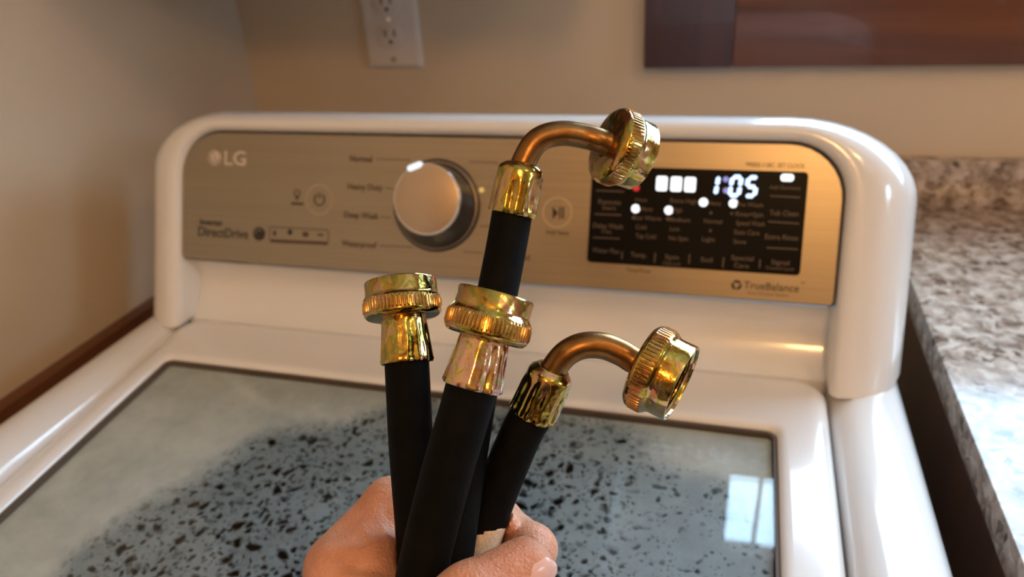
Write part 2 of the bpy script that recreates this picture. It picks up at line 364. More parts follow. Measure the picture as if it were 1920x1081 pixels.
# ------------------------------------------------------------------ counter
ct = thing('countertop', 'speckled brown granite countertop to the right of the washing machine', 'countertop', (0.9, 0.6, -0.36))
MB().box(0.166, XR, 0.02, YB, -0.358, -0.332, 0.003).build('slab', M_granite, ct)
MB().box(0.166, XR, YB - 0.02, YB, -0.332, -0.280, 0.002).build('backsplash', M_granite, ct)
bc = thing('base_cabinet', 'dark brown wooden cabinet under the granite countertop', 'cabinet', (0.9, 0.5, ZF))
MB().box(0.178, XR - .03, 0.07, YB - .03, ZF, -0.359).build('carcass', M_woodc, bc, 0)
for a in (0.182, 0.62, 1.06, 1.5):
    dd = MB().box(a, a + 0.43, 0.05, 0.07, ZF + 0.1, -0.37, 0.003).build('door', M_woodc, bc)
    MB().box(a + 0.38, a + 0.395, 0.028, 0.05, -0.46, -0.445, 0.004).build('knob', M_chrome, dd)

# ------------------------------------------------------------------ outlet
ot = thing('electrical_outlet', 'white double power outlet with cover plate on the back wall', 'outlet', (-0.43, YB, -0.118))
ox, oz = -0.4285, -0.1185
def plate(rect, y0, y1, bev, r=0.003):
    x0, x1, z0, z1 = rect; mb = MB(); rows = []
    for (o, y) in ((0, y1), (0, y0 + bev * .6), (bev * .4, y0 + bev * .15), (bev, y0)):
        rows.append([(p[0], y, p[1]) for p in rrect(x0 + o, x1 - o, z0 + o, z1 - o, max(r - o * .3, .0008), 5)])
    mb.grid(rows, close_v=True); n = len(rows[0]); mb.f.append(tuple(len(mb.v) - n + i for i in range(n))); return mb
plate((ox - .0385, ox + .0385, oz - .0595, oz + .0595), YB - .007, YB, .006).build('cover_plate', M_ivory, ot)
for dz in (0.0195, -0.0195):
    mb = MB(); rows = []
    for (o, y) in ((0, YB - .006), (0, YB - .0088), (.0012, YB - .0094)):
        ring = []
        for i in range(32):
            a = 2 * PI * i / 32; rr = .0170 - o
            ring.append((ox + rr * math.cos(a), y, oz + dz + max(-.0142 + o, min(.0142 - o, rr * math.sin(a)))))
        rows.append(ring)
    mb.grid(rows, close_v=True); mb.f.append(tuple(len(mb.v) - 32 + i for i in range(32)))
    rc = mb.build('receptacle', M_ivory, ot, 30)
    for sx in (-.0062, .0062):
        MB().box(ox + sx - .0012, ox + sx + .0012, YB - .00955, YB - .0093, oz + dz - .0005, oz + dz + .0078).build('slot', M_slot, rc, 0)
    mb = MB(); n = 16
    mb.grid([[(ox + r * math.cos(2 * PI * i / n), y, oz + dz - .0068 + r * math.sin(2 * PI * i / n)) for i in range(n)] for r, y in ((.0026, YB - .0093), (.0026, YB - .00955), (.0001, YB - .00955))], close_v=True)
    mb.build('ground_hole', M_slot, rc)
for dz in (0.0, -0.048, 0.048):
    mb = MB(); n = 14
    mb.grid([[(ox + r * math.cos(2 * PI * i / n), y, oz + dz + r * math.sin(2 * PI * i / n)) for i in range(n)] for r, y in ((.0036, YB - .0068), (.0034, YB - .0081), (.0001, YB - .0085))], close_v=True)
    mb.build('screw', M_chrome if dz == 0 else plain('dull_screw', (0.42, 0.36, 0.27), 0.45, 0.5), ot)

# ------------------------------------------------------------------ washing machine
wm = thing('washing_machine', 'white top-loading washing machine with a fogged glass lid and a lit display', 'washing machine', (-0.205, 0.32, ZF))
BX0, BX1, BY0, BY1 = -0.545, 0.1355, -0.06, 0.69
mb = MB()                                              # outer cabinet, open at the top
for (a, b_, c, e) in ((BX0, BX0 + .012, BY0, BY1), (BX1 - .012, BX1, BY0, BY1), (BX0 + .012, BX1 - .012, BY0, BY0 + .012), (BX0 + .012, BX1 - .012, BY1 - .012, BY1)): mb.box(a, b_, c, e, ZF + .02, -.385)
mb.box(BX0 + .012, BX1 - .012, BY0 + .012, BY1 - .012, ZF + .02, ZF + .04)
mb.build('cabinet', M_white, wm, 0)
for fx in (BX0 + .06, BX1 - .06):
    for fy in (BY0 + .06, BY1 - .06): MB().box(fx - .025, fx + .025, fy - .025, fy + .025, ZF, ZF + .02, .004).build('foot', M_seam, wm)
LX0, LX1, LY0, LY1 = -0.4895, 0.0785, 0.005, 0.5075    # lid
mb = MB()                                              # top cover: rims left and right, decks front and back
prof = [(.0805, -.385), (.0805, -.347), (.0825, -.3405), (.088, -.3355), (.097, -.3325), (.108, -.332), (.118, -.3330), (.1265, -.3365), (.1325, -.343), (.1352, -.353), (.1355, -.388)]
ys = [BY0, BY0 + .02, 0.0, .1, .2, .3, .4, .5, .6, BY1]
mb.grid([[(x, y, z) for x, z in prof] for y in ys])
mb.grid([[(-.4095 - x, y, z) for x, z in prof] for y in ys])
mb.box(-.4915, .082, .5095, BY1, -.385, -.3335, .002)
mb.box(-.4915, .082, BY0, .003, -.385, -.3335, .002)
mb.build('top_cover', M_white, wm)
mb = MB(); rows = []                                    # lid frame
GX0, GX1, GY0, GY1 = -.4655, .0425, .06, .4445
def ring(o, z, r): return [(p[0], p[1], z) for p in rrect(LX0 + o, LX1 - o, LY0 + o, LY1 - o, r, 8)]
def ringi(o, z, r): return [(p[0], p[1], z) for p in rrect(GX0 - o, GX1 + o, GY0 - o, GY1 + o, r, 8)]
rows = [ring(0, -.356, .022), ring(0, -.3415, .022), ring(.0012, -.3375, .021), ring(.004, -.3345, .019), ring(.009, -.3325, .016), ring(.014, -.332, .014),
        ringi(.0075, -.332, .012), ringi(.004, -.3325, .010), ringi(.001, -.3345, .008), ringi(0, -.3375, .007), ringi(0, -.352, .007)]
mb.grid(rows, close_v=True); lid = mb.build('lid', M_white, wm, 50)
mb = MB(); mb.grid([ringi(-.0002, -.3372, .007), ringi(-.0002, -.3362, .007), ringi(-.0022, -.3362, .006), ringi(-.0022, -.345, .006)], close_v=True)
mb.build('gasket', M_seam, lid)
MB().box(GX0 + .002, GX1 - .002, GY0 + .002, GY1 - .002, -.3405, -.3368).build('glass_pane', M_lidglass, lid, 0)
fog = MB().box(GX0 + .003, GX1 - .003, GY0 + .003, GY1 - .003, -.3415, -.3409).build('condensation', M_fog, lid, 0); fog['kind'] = 'stuff'
fog['label'] = 'fog and water drops under the lid glass'
TILT = math.radians(4.0)                                # the lid falls a little towards the front
lid_m = Matrix.Translation((0, .45, -.336 + H)) @ Matrix.Rotation(TILT, 4, 'X') @ Matrix.Translation((0, -.45, .336 - H))
for o in [lid] + list(lid.children): o.data.transform(lid_m)
# tub ring and drum below the glass
TC = (-.175, .222); TR = .262; mb = MB(); n = 64
def circ(r, z): return [(TC[0] + r * math.cos(2 * PI * i / n), TC[1] + r * math.sin(2 * PI * i / n), z) for i in range(n)]
def sq(z): return [(max(BX0 + .03, min(BX1 - .03, TC[0] + .6 * math.cos(2 * PI * i / n))), max(BY0 + .03, min(BY1 - .03, TC[1] + .6 * math.sin(2 * PI * i / n))), z) for i in range(n)]
mb.grid([sq(-.40), circ(TR + .02, -.395), circ(TR + .004, -.388), circ(TR, -.395), circ(TR - .01, -.43)], close_v=True)
mb.build('tub_ring', plain('tub_plastic', (0.07, 0.07, 0.07), 0.5), wm)
mb = MB(); mb.grid([circ(TR - .012, -.43), circ(TR - .03, -.50), circ(TR - .03, -.95), circ(.06, -.97), circ(.04, -.90), circ(.001, -.88)], close_v=True)
mb.build('drum', M_steel, wm)

# console
B0 = np.array([0, .517, -.274]); TV = unit(np.array([0, .387, .922])); NV = np.array([0, -TV[2], TV[1]])
def pt(x, t, n): return B0 + np.array([x, 0, 0]) + t * TV + n * NV
def pl(u, v, n=0.0):
    """(x, t) on the panel, n in front of its face, seen at pixel (u, v)"""
    r = Wd(P(u, v, 1.0)); o = B0 + n * NV; q = r * (NV.dot(o) / NV.dot(r)); return q[0], (q - o).dot(TV)
PX0, PX1, PT = -.4885, .079, .1185
RI = .040
prof = [(0, -.045, 0), (0, -.004, 0), (0.0008, .0002, 0), (.003, .003, 0), (.006, .0045, 0)]
for i in range(1, 10):
    a = PI / 2 * i / 9; prof.append((math.sin(a), math.cos(a), 1))
def sect(base, nrm, w, D):
    """points of one cross-section: base (x,t) on the panel outline, nrm outward, w outward reach, D depth of the round"""
    out = []
    for o, n_, e in prof:
        if e: oo = .006 + (w[0] - .006) * o, .006 + (w[1] - .006) * o; nn = .0045 - D * (1 - n_)
        else: oo = (o, o); nn = n_
        out.append([base[0] + nrm[0] * oo[0], base[1] + nrm[1] * oo[1], nn])
    for nn in (-D - .03, -.125): out.append([base[0] + nrm[0] * w[0], base[1] + nrm[1] * w[1], nn])
    return out
WS, WT, DS, DT = .0565, .0215, .058, .040
secs = []
NS = 10
for side in (1, -1):
    lst = []
    for i in range(NS):
        f = i / (NS - 1)
        s = sect((PX1 if side > 0 else PX0, 0), (side, 0), (WS, WS), DS)
        for q in s:
            t0 = (-.0585 - .387 * q[2]) / .922
            # foot flares slightly towards its base
            q[1] = t0 + (PT - RI - t0) * f
        lst.append(s)
    for i in range(1, 10):
        a = PI / 2 * i / 10; ca, sa = math.cos(a), math.sin(a)
        base = ((PX1 - RI + RI * ca) if side > 0 else (PX0 + RI - RI * ca), PT - RI + RI * sa)
        lst.append(sect(base, (side * ca, sa), (WS, WT), DS + (DT - DS) * (a / (PI / 2))))
    if side > 0:
        secs += lst
        for i in range(0, 11):
            x = PX1 - RI + (PX0 - PX1 + 2 * RI) * i / 10; secs.append(sect((x, PT), (0, 1), (WS, WT), DT))
    else: secs += lst[::-1]
mb = MB(); mb.grid([[pt(*q) for q in s] for s in secs])
nP = len(secs[0]); back = [i * nP + nP - 1 for i in range(len(secs))]; mb.f.append(tuple(back))
shell = mb.build('console', M_white, wm, 50)
mb = MB(); rp = [(.5215, -.2768), (.530, -.281), (.5355, -.288), (.5365, -.297), (.5340, -.307), (.5285, -.317), (.5215, -.3255), (.5145, -.3315), (.5095, -.3345), (.5085, -.345)]
mb.grid([[(PX0 - .003 + (PX1 - PX0 + .006) * i / 8, y, z) for y, z in rp] for i in range(9)])
mb.build('console_recess', M_white, wm)

def flat(name, outline, n0, n1, m, parent, bev=0.0, smooth=30):
    """slab on the panel: outline [(x,t)], from n0 up to n1, with a bevelled rim"""
    mb = MB(); cx = sum(p[0] for p in outline) / len(outline); k = len(outline)
    mb.v += [tuple(pt(x, t, n0)) for x, t in outline]
    if bev:
        mb.v += [tuple(pt(x, t, n1 - bev)) for x, t in outline]
        ar = []
        for i in range(k):
            a, c = np.array(outline[i - 1]), np.array(outline[(i + 1) % k]); tg = c - a; tg = tg / (np.linalg.norm(tg) + 1e-12)
            ar.append((outline[i][0] - tg[1] * bev, outline[i][1] + tg[0] * bev))
        mb.v += [tuple(pt(x, t, n1)) for x, t in ar]; L = 3
    else: mb.v += [tuple(pt(x, t, n1)) for x, t in outline]; L = 2
    for l in range(L - 1):
        for i in range(k): mb.f.append((l * k + i, l * k + (i + 1) % k, (l + 1) * k + (i + 1) % k, (l + 1) * k + i))
    mb.f.append(tuple(range((L - 1) * k, L * k)))
    return mb.build(name, m, parent, smooth)
panel = flat('control_panel', rrect(PX0 + .0012, PX1 - .0012, .0006, PT - .0012, (RI, RI, .006, .004), 8), -.004, 0.0, M_panel, wm, .0012)

def circle(x, t, r, n=28, sy=1.0): return [(x + r * math.cos(2 * PI * i / n), t + r * sy * math.sin(2 * PI * i / n)) for i in range(n)]
def disc(name, x, t, r, n0, n1, m, parent, n=28): return flat(name, circle(x, t, r, n), n0, n1, m, parent)
def annulus(name, x, t, r0, r1, n0, n1, m, parent, a0=0, a1=2 * PI, n=32):
    full = abs(a1 - a0 - 2 * PI) < 1e-6; k = n if full else n + 1
    rows = [[pt(x + r * math.cos(a0 + (a1 - a0) * i / n), t + r * math.sin(a0 + (a1 - a0) * i / n), h) for i in range(k)] for r, h in ((r0, n0), (r0, n1), (r1, n1), (r1, n0))]
    mb = MB(); mb.grid(rows, close_v=full); return mb.build(name, m, parent, 30)
def bar(name, u0, v0, u1, v1, th, m, parent, n=0.0003):
    a, b_ = np.array(pl(u0, v0)), np.array(pl(u1, v1)); d_ = b_ - a; d_ = d_ / np.linalg.norm(d_); q = np.array([-d_[1], d_[0]]) * th / 2
    return flat(name, [tuple(a - q), tuple(b_ - q), tuple(b_ + q), tuple(a + q)], 0.0001, n, m, parent)
def word(txt, u, v, px, m, parent, name='lettering', align='CENTER', n=0.0002, wide=1.0, bold=0.0, wpx=None):
    """lettering printed flat on the panel: centred on pixel (u, v), px pixels tall capitals"""
    x, t = pl(u, v); mpp = (pl(u + 10, v)[0] - pl(u - 10, v)[0]) / 20; sc = px * mpp / 0.69
    cu = bpy.data.curves.new('txt', 'FONT'); cu.body = txt; cu.size = sc; cu.align_x = align; cu.align_y = 'CENTER'; cu.extrude = 0.00008; cu.offset = bold * sc
    cu.resolution_u = 3
    to = bpy.data.objects.new('txt', cu); COL.objects.link(to)
    dg = bpy.context.evaluated_depsgraph_get(); me = bpy.data.meshes.new_from_object(to.evaluated_get(dg))
    bpy.data.objects.remove(to); bpy.data.curves.remove(cu)
    if wpx:
        xs = [v_.co.x for v_ in me.vertices]; wide = wpx * mpp / max(1e-6, max(xs) - min(xs))
    for v_ in me.vertices:
        q = pt(x + v_.co.x * wide, t + v_.co.y, n + v_.co.z); v_.co = (q[0], q[1], q[2] + H)
    me.name = name; me.materials.clear(); me.materials.append(m)
    o = bpy.data.objects.new(name, me); COL.objects.link(o); attach(o, parent); return o

# emblem and writing on the left half
x, t = pl(403, 296); em = disc('emblem', x, t, .0066, 0.0001, 0.0005, M_logo, panel)
word('LG', 441, 298, 22, M_logo, panel, bold=.012, wpx=40)
xm = M_printl
annulus('emblem', x, t, .0045, .0052, .0005, .0007, xm, panel, PI / 2, 2 * PI)
flat('emblem', [(x - .0003, t - .0022), (x + .0016, t - .0022), (x + .0016, t - .0016), (x + .0003, t - .0016), (x + .0003, t + .0026), (x - .0003, t + .0026)], .0005, .0007, xm, panel)
word('Inverter', 396, 417, 9, M_print, panel, bold=.02, wpx=42)
word('DirectDrive', 418, 437, 15, M_print, panel, bold=.012, wpx=94)
x, t = pl(486, 438); disc('ball_mark', x, t, .0060, .0001, .0006, M_print, panel)
annulus('ball_mark', x, t, .0033, .0040, .0006, .0007, M_panel, panel, .6, 3.4)
x0, t0 = pl(505, 424); x1, t1 = pl(616, 458)
mb = MB(); mb.grid([[pt(px, pt_, .0001) for px, pt_ in rrect(x0, x1, t1, t0, .0015, 3)], [pt(px, pt_, .0003) for px, pt_ in rrect(x0 + .0004, x1 - .0004, t1 + .0004, t0 - .0004, .0012, 3)], [pt(px, pt_, .0001) for px, pt_ in rrect(x0 + .0008, x1 - .0008, t1 + .0008, t0 - .0008, .001, 3)]], close_v=True)
mb.build('badge_frame', M_printl, panel)
for (u, v, w_, h_) in ((515, 437, 6, 11), (544, 435, 10, 12), (573, 439, 15, 11), (601, 440, 15, 5)):
    x, t = pl(u, v); flat('badge_icon', circle(x, t, w_ * .00023, 14, h_ / w_), .0001, .0004, M_print if u < 560 else M_printl, panel)
bar('badge_bar', 507, 451, 614, 456, .0030, M_printl, panel)
# lock / remote icon and power key
x, t = pl(557, 362); annulus('lock_icon', x, t, .0022, .0032, .0001, .0004, M_printl, panel)
bar('lock_icon', 557, 366, 557, 374, .0030, M_printl, panel); bar('lock_icon', 546, 381, 569, 382, .0024, M_printl, panel)
x, t = pl(599, 374); annulus('power_key', x, t, .0124, .0132, .0001, .0004, M_ring, panel)
annulus('power_icon', x, t, .0042, .0056, .0001, .0004, M_printl, panel, PI / 2 + .5, PI / 2 + 2 * PI - .5)
bar('power_icon', 599, 372, 599, 361, .0012, M_printl, panel)
# programme names round the dial
for s_, u, v, w_ in (('Normal', 677, 298, 42), ('Heavy Duty', 684, 351, 66), ('Deep Wash', 677, 404, 64), ('Waterproof', 673, 458, 66)): word(s_, u, v, 10, M_printl, panel, bold=.02, wpx=w_)
word('Delicates', 968, 425, 10, M_printl, panel, bold=.02, wpx=52); word('Downloaded', 960, 481, 10, M_printl, panel, bold=.02, wpx=66)
for (a, b_, c, e) in ((705, 298, 770, 300), (722, 352, 742, 355), (714, 406, 734, 408), (712, 460, 775, 463), (880, 303, 935, 305), (868, 472, 905, 474), (900, 424, 925, 424)): bar('dial_line', a, b_, c, e, .0007, M_printl, panel)
x, t = pl(903, 356); disc('dial_dot', x, t, .0022, .0001, .0004, glow('amber_dot', (1.0, .62, .16), .8), panel)
# start / pause key
x, t = pl(1045, 398); annulus('start_key', x, t, .0112, .0122, .0001, .0005, M_ring, panel)
a, b_, c = pl(1036, 387), pl(1036, 411), pl(1047, 399); flat('play_icon', [a, b_, c], .0001, .0004, M_print, panel)
bar('pause_icon', 1050, 388, 1050, 410, .0014, M_print, panel); bar('pause_icon', 1056, 388, 1056, 410, .0014, M_print, panel)
word('Add Item', 1045, 436, 8, M_printl, panel, bold=.02, wpx=44)
word('*PRESS 3 SEC. SET CLOCK', 1453, 310, 8, M_printl, panel, bold=.01, wpx=112)
word('Temp/Rinse', 1197, 507, 7, M_printl, panel, bold=.01, wpx=46)
word('TrueBalance', 1446, 538, 15, M_print, panel, bold=.006, wpx=104)
word('\u2122', 1505, 532, 7, M_print, panel)
word('Anti-Vibration System', 1440, 551, 6, M_printl, panel, wpx=78)
x, t = pl(1381, 534); annulus('swirl_mark', x, t, .0018, .0038, .0001, .0004, M_print, panel, .5, 2.4, 12); annulus('swirl_mark', x, t, .0018, .0038, .0001, .0004, M_print, panel, 2.7, 4.5, 12); annulus('swirl_mark', x, t, .0018, .0038, .0001, .0004, M_print, panel, 4.8, 6.5, 12)

# dial knob
kx, kt = pl(818, 385)
def knob_part(name, prof_, m, n=56, cap=True, off=0.0):
    mb = MB(); mb.grid([[pt(kx + r * math.cos(2 * PI * i / n), kt + o_ + r * math.sin(2 * PI * i / n), h) for i in range(n)] for r, h, o_ in prof_], close_v=True)
    if cap: mb.f.append(tuple(len(mb.v) - n + i for i in range(n)))
    return mb.build(name, m, wm, 35)
knob = knob_part('knob_base', [(.0388, .0001, 0), (.0386, .0012, 0), (.0372, .0018, 0), (.0366, .0012, 0)], M_knobside, cap=False)
knob_part('knob_trim', [(.0368, .0005, 0), (.0366, .0020, 0), (.0356, .0022, 0), (.0354, .0010, 0)], plain('knob_trim_metal', (0.34, 0.27, 0.2), .3, .8), cap=False)
knob_part('knob_body', [(.0356, .0012, 0), (.0352, .004, 0), (.0330, .009, .0014), (.0304, .016, .0034), (.0292, .0200, .0042)], M_knobside)
knob_part('knob_rim', [(.0292, .0199, .0042), (.0291, .0215, .0044), (.0284, .0224, .0045), (.0277, .0224, .0045)], M_chrome, cap=False)
kc = knob_part('knob_cap', [(.0278, .0220, .0045), (.0276, .0228, .0045), (.0268, .0231, .0045)], M_cap)
ix, it_ = pl(779, 312, .0215)
ia = math.atan2(it_ - kt - .0045, ix - kx); c_, s_ = math.cos(ia), math.sin(ia)
ol = [(ix + q[0] * -s_ + q[1] * c_, it_ + q[0] * c_ + q[1] * s_) for q in rrect(-.0066, .0066, -.0024, .0024, .0023, 5)]
flat('knob_indicator', ol, .0200, .0237, M_ind, wm)

# display
DX0, DX1, DT0, DT1 = -.1055, .0528, .0215, .0967
disp = flat('display', rrect(DX0, DX1, DT0, DT1, .003, 4), .0001, .0006, M_disp, wm, .0003)
DN = .0008
def seg(u, v, wpx, hpx, slant, on, m, name='digit'):
    """seven-segment digit, lit strokes only, joined as one figure"""
    x, t = pl(u, v); s = (pl(u + 10, v)[0] - pl(u - 10, v)[0]) / 20; w, h = wpx * s / 2, hpx * s / 2; th = .23 * hpx * s; mb = MB(); sh = slant
    S = {'a': ((-w, h), (w, h)), 'g': ((-w, 0), (w, 0)), 'd': ((-w, -h), (w, -h)), 'f': ((-w, 0), (-w, h)), 'e': ((-w, -h), (-w, 0)), 'b': ((w, 0), (w, h)), 'c': ((w, -h), (w, 0))}
    for k in on:
        (ax, ay), (bx, by) = S[k]; L = math.hypot(bx - ax, by - ay); dx, dy = (bx - ax) / L, (by - ay) / L; nx, ny = -dy * th / 2, dx * th / 2; g = th * .42
        o = [(ax + dx * g * .1, ay + dy * g * .1), (ax + dx * g + nx, ay + dy * g + ny), (bx - dx * g + nx, by - dy * g + ny), (bx - dx * g * .1, by - dy * g * .1), (bx - dx * g - nx, by - dy * g - ny), (ax + dx * g - nx, ay + dy * g - ny)]
        mb.add([pt(x + q[0] + q[1] * sh, t + q[1], DN) for q in o] + [pt(x + q[0] + q[1] * sh, t + q[1], DN - .0003) for q in o], [tuple(range(6))] + [(i, (i + 1) % 6, 6 + (i + 1) % 6, 6 + i) for i in range(6)])
    return mb.build(name, m, disp, 0)
seg(1336, 347, 17, 35, .10, 'bc', M_digit); seg(1379, 349, 17, 36, .10, 'abcdef', M_digit); seg(1409, 350, 17, 36, .10, 'afgcd', M_digit)
for v in (336, 357):
    x, t = pl(1361, v); disc('colon_dot', x, t, .0021, .0004, .0008, M_colon, disp, 16)
for u, v in ((1241, 344), (1268, 345), (1294, 346)):
    x, t = pl(u, v); flat('segment_block', rrect(x - .0042, x + .0042, t - .0056, t + .0056, .0016, 4), .0004, .0008, M_led, disp)
for u, v in ((1192, 391), (1254, 394), (1319, 379), (1375, 381)):
    x, t = pl(u, v); disc('indicator_light', x, t, .0033, .0004, .0008, M_led, disp, 20)
x, t = pl(1476, 333); flat('indicator_bar', rrect(x - .0046, x + .0046, t - .0027, t + .0027, .0022, 4), .0004, .0008, M_led, disp)
x, t = pl(1195, 335); disc('red_light', x, t, .0034, .0004, .0008, M_red, disp, 20)
x, t = pl(1193, 352); disc('red_light', x, t, .0026, .0004, .0008, M_red, disp, 20)
for s_, u, v, px, w_ in (('Remote', 1143, 379, 9, 42), ('Start', 1142, 390, 7, 26), ('Delay Wash', 1140, 424, 9, 56), ('3 Sec.', 1138, 434, 7, 20), ('Water Plus', 1136, 470, 9, 50),
    ('Hot', 1202, 375, 7, 22), ('Warm', 1211, 392, 8, 26), ('Eco Warm', 1214, 409, 8, 52), ('Cold', 1202, 426, 8, 20), ('Tap Cold', 1211, 443, 8, 38),
    ('Extra High', 1282, 377, 8, 50), ('High', 1270, 394, 8, 18), ('Medium', 1273, 412, 8, 42), ('Low', 1265, 429, 8, 18), ('No Spin', 1272, 447, 8, 36),
    ('Heavy', 1340, 381, 8, 24), ('Normal', 1337, 415, 8, 34), ('Light', 1328, 449, 8, 24), ('Pre Wash', 1406, 384, 8, 50), ('Rinse+Spin', 1405, 402, 9, 52), ('Speed Wash', 1407, 419, 9, 54), ('Stain Care', 1400, 436, 9, 48), ('Save', 1387, 453, 8, 24),
    ('Temp.', 1198, 478, 9, 30), ('Spin', 1260, 482, 9, 26), ('Child Lock', 1259, 494, 6, 34), ('Soil', 1325, 487, 9, 22), ('Special', 1392, 484, 9, 42), ('Care', 1390, 498, 9, 28), ('Signal', 1463, 492, 9, 34), ('Control Lock', 1462, 503, 6, 54),
    ('Add Garments', 1472, 352, 7, 58), ('Tub Clean', 1470, 400, 10, 54), ('Extra Rinse', 1465, 445, 10, 62)):
    word(s_, u, v, px, M_dim, disp, n=.00075, bold=.01, wpx=w_)
for (a, b_, c, e) in ((1118, 357, 1170, 359), (1115, 401, 1165, 403), (1112, 445, 1162, 447), (1444, 367, 1500, 370), (1440, 415, 1498, 419), (1437, 464, 1496, 467), (1167, 471, 1166, 485), (1229, 474, 1227, 492), (1293, 476, 1292, 494), (1357, 482, 1355, 501), (1425, 486, 1424, 502)):
    bar('divider_line', a, b_, c, e, .0009, M_dim, disp, .0008)
for u, v in ((1333, 399), (1332, 432), (1187, 408), (1251, 410), (1372, 400)):
    x, t = pl(u, v); disc('divider_dot', x, t, .0010, .0004, .0008, M_dim, disp, 10)

# ------------------------------------------------------------------ hoses (built in camera axes, then turned into the room)
def frame(ax):
    ax = unit(np.asarray(ax, float)); h = np.array([0, 0, 1.0]) if abs(ax[2]) < .9 else np.array([1.0, 0, 0])
    e1 = unit(h - ax * ax.dot(h)); return ax, e1, np.cross(ax, e1)
def lathe(name, org, ax, rows, m, parent, n=64, mod=None, smooth=40, cap0=False, cap1=False):
    """rows (r, s): radius and distance along the axis"""
    ax, e1, e2 = frame(ax); out = []
    for k, (r, s) in enumerate(rows):
        rr = []
        for i in range(n):
            a = 2 * PI * i / n; q = r * (mod(k, i, a, s) if mod else 1.0)
            rr.append(Wd(org + ax * s + (e1 * math.cos(a) + e2 * math.sin(a)) * q))
        out.append(rr)
    mb = MB(); mb.grid(out, close_v=True)
    if cap0: mb.f.append(tuple(range(n)))
    if cap1: mb.f.append(tuple(len(mb.v) - n + i for i in range(n)))
    return mb.build(name, m, parent, smooth)
def spline(pts, n):
    pts = [np.asarray(p, float) for p in pts]; pts = [2 * pts[0] - pts[1]] + pts + [2 * pts[-1] - pts[-2]]; out = []
    k = len(pts) - 3
    for i in range(n + 1):
        g = i / n * k; j = min(int(g), k - 1); u = g - j; a, b_, c, e = pts[j:j + 4]
        out.append(.5 * (2 * b_ + (c - a) * u + (2 * a - 5 * b_ + 4 * c - e) * u * u + (3 * b_ - a - 3 * c + e) * u ** 3))
    return out
def tube(name, pts, r, m, parent, n=36, smooth=60, caps=True):
    rr = r if callable(r) else (lambda f: r); rows = []; e1 = None
    for i, p in enumerate(pts):
        tg = unit(pts[min(i + 1, len(pts) - 1)] - pts[max(i - 1, 0)])
        if e1 is None: _, e1, e2 = frame(tg)
        else: e1 = unit(e1 - tg * tg.dot(e1)); e2 = np.cross(tg, e1)
        q = rr(i / (len(pts) - 1)); rows.append([Wd(p + (e1 * math.cos(2 * PI * k / n) + e2 * math.sin(2 * PI * k / n)) * q) for k in range(n)])
    mb = MB(); mb.grid(rows, close_v=True)
    if caps: mb.f += [tuple(range(n)), tuple(len(mb.v) - n + i for i in range(n))]
    return mb.build(name, m, parent, smooth)
def ferrule(parent, org, ax, L, r0, r1, dome, m, seed):
    """crimped sleeve: r0 at the open lower end, r1 at the top, eight pinched flutes"""
    rn = random.Random(seed); ph = rn.random() * 6; am = [0.5 + .9 * rn.random() for _ in range(7)]
    rows = [(r0 - .0012, .0004), (r0 - .0002, 0.0), (r0 + .0002, .0008)]
    for i in range(1, 13):
        f = i / 12; rows.append((r0 + (r1 - r0) * f, .0008 + (L - .0008) * f))
    if dome: rows += [(r1 - .0002, L + .0008), (r1 - .0008, L + .0020), (r1 - .0020, L + .0031), (.0066, L + .0038), (.0057, L + .0037), (.0050, L + .0024)]
    else: rows += [(r1 - .0006, L + .0006), (r1 - .003, L + .0008)]
    def mod(k, i, a, s):
        f = s / L
        env = max(0.0, 1 - max(0.0, (f - .72) / (.26 if not dome else .16)))
        if k < 2: env = 1
        w = (7 * (a + ph) / (2 * PI)); j = int(w) % 7; u = w - math.floor(w)
        return 1 + env * (.035 - .085 * am[j] * (1 - .35 * math.sin(f * 9 + j * 2)) * math.exp(-((u - .5) / .20) ** 2) - .018 * math.cos(2 * PI * u * 2 + j)) * .82
    return lathe('ferrule', org, ax, rows, m, parent, 96, mod, 50)
def nut(parent, org, ax, rk, rc, kl, clen, m, mk_, rb, disc_face):
    """hose coupling nut: shoulder, knurled ring, smooth cup, thread inside"""
    rows = [(rb, .0006 if disc_face else 0.0)]
    rows += [(rb + .0004, 0.0), (rk * .80, .0002), (rk * .90, .0006), (rk * .965, .0016), (rk * .985, .0024)]
    b0 = len(rows); z = .0026
    kn = lathe_rows = None
    body = rows + [(rk * .985, z + .0002), (rk * .985, z + kl), (rk * .972, z + kl + .0006), (rc + .0010, z + kl + .0010), (rc + .0003, z + kl + .0018), (rc, z + kl + .0028), (rc, z + kl + clen - .0006), (rc - .0004, z + kl + clen), (rc - .0012, z + kl + clen), (rc - .0016, z + kl + clen - .0008)]
    zt = z + kl + clen - .0012
    for i in range(4):
        body += [(rc - .0016, zt - i * .0022), (rc - .0027, zt - i * .0022 - .0008), (rc - .0027, zt - i * .0022 - .0013), (rc - .0016, zt - i * .0022 - .0021)]
    body += [(rc - .0016, .0042), (.0050, .0040), (.0046, .0020)]
    o = lathe('coupling_nut', org, ax, body, m, parent, 72, None, 35)
    nt_ = 64
    def mod(k, i, a, s): return 1.0 if k in (0, 5) else (1.0 if i % 4 in (0, 1) else .962)
    lathe('knurled_ring', org, ax, [(rk * .975, z - .0004), (rk * .99, z + .0002), (rk * 1.01, z + .0008), (rk * 1.01, z + kl - .0006), (rk * .99, z + kl), (rk * .975, z + kl + .0004)], mk_, o, nt_ * 4, mod, 25)
    lathe('rubber_washer', org, ax, [(.0052, .0043), (.0052, .0056), (rc - .0028, .0056), (rc - .0018, .0046)], M_rubber, o, 40)
    return o

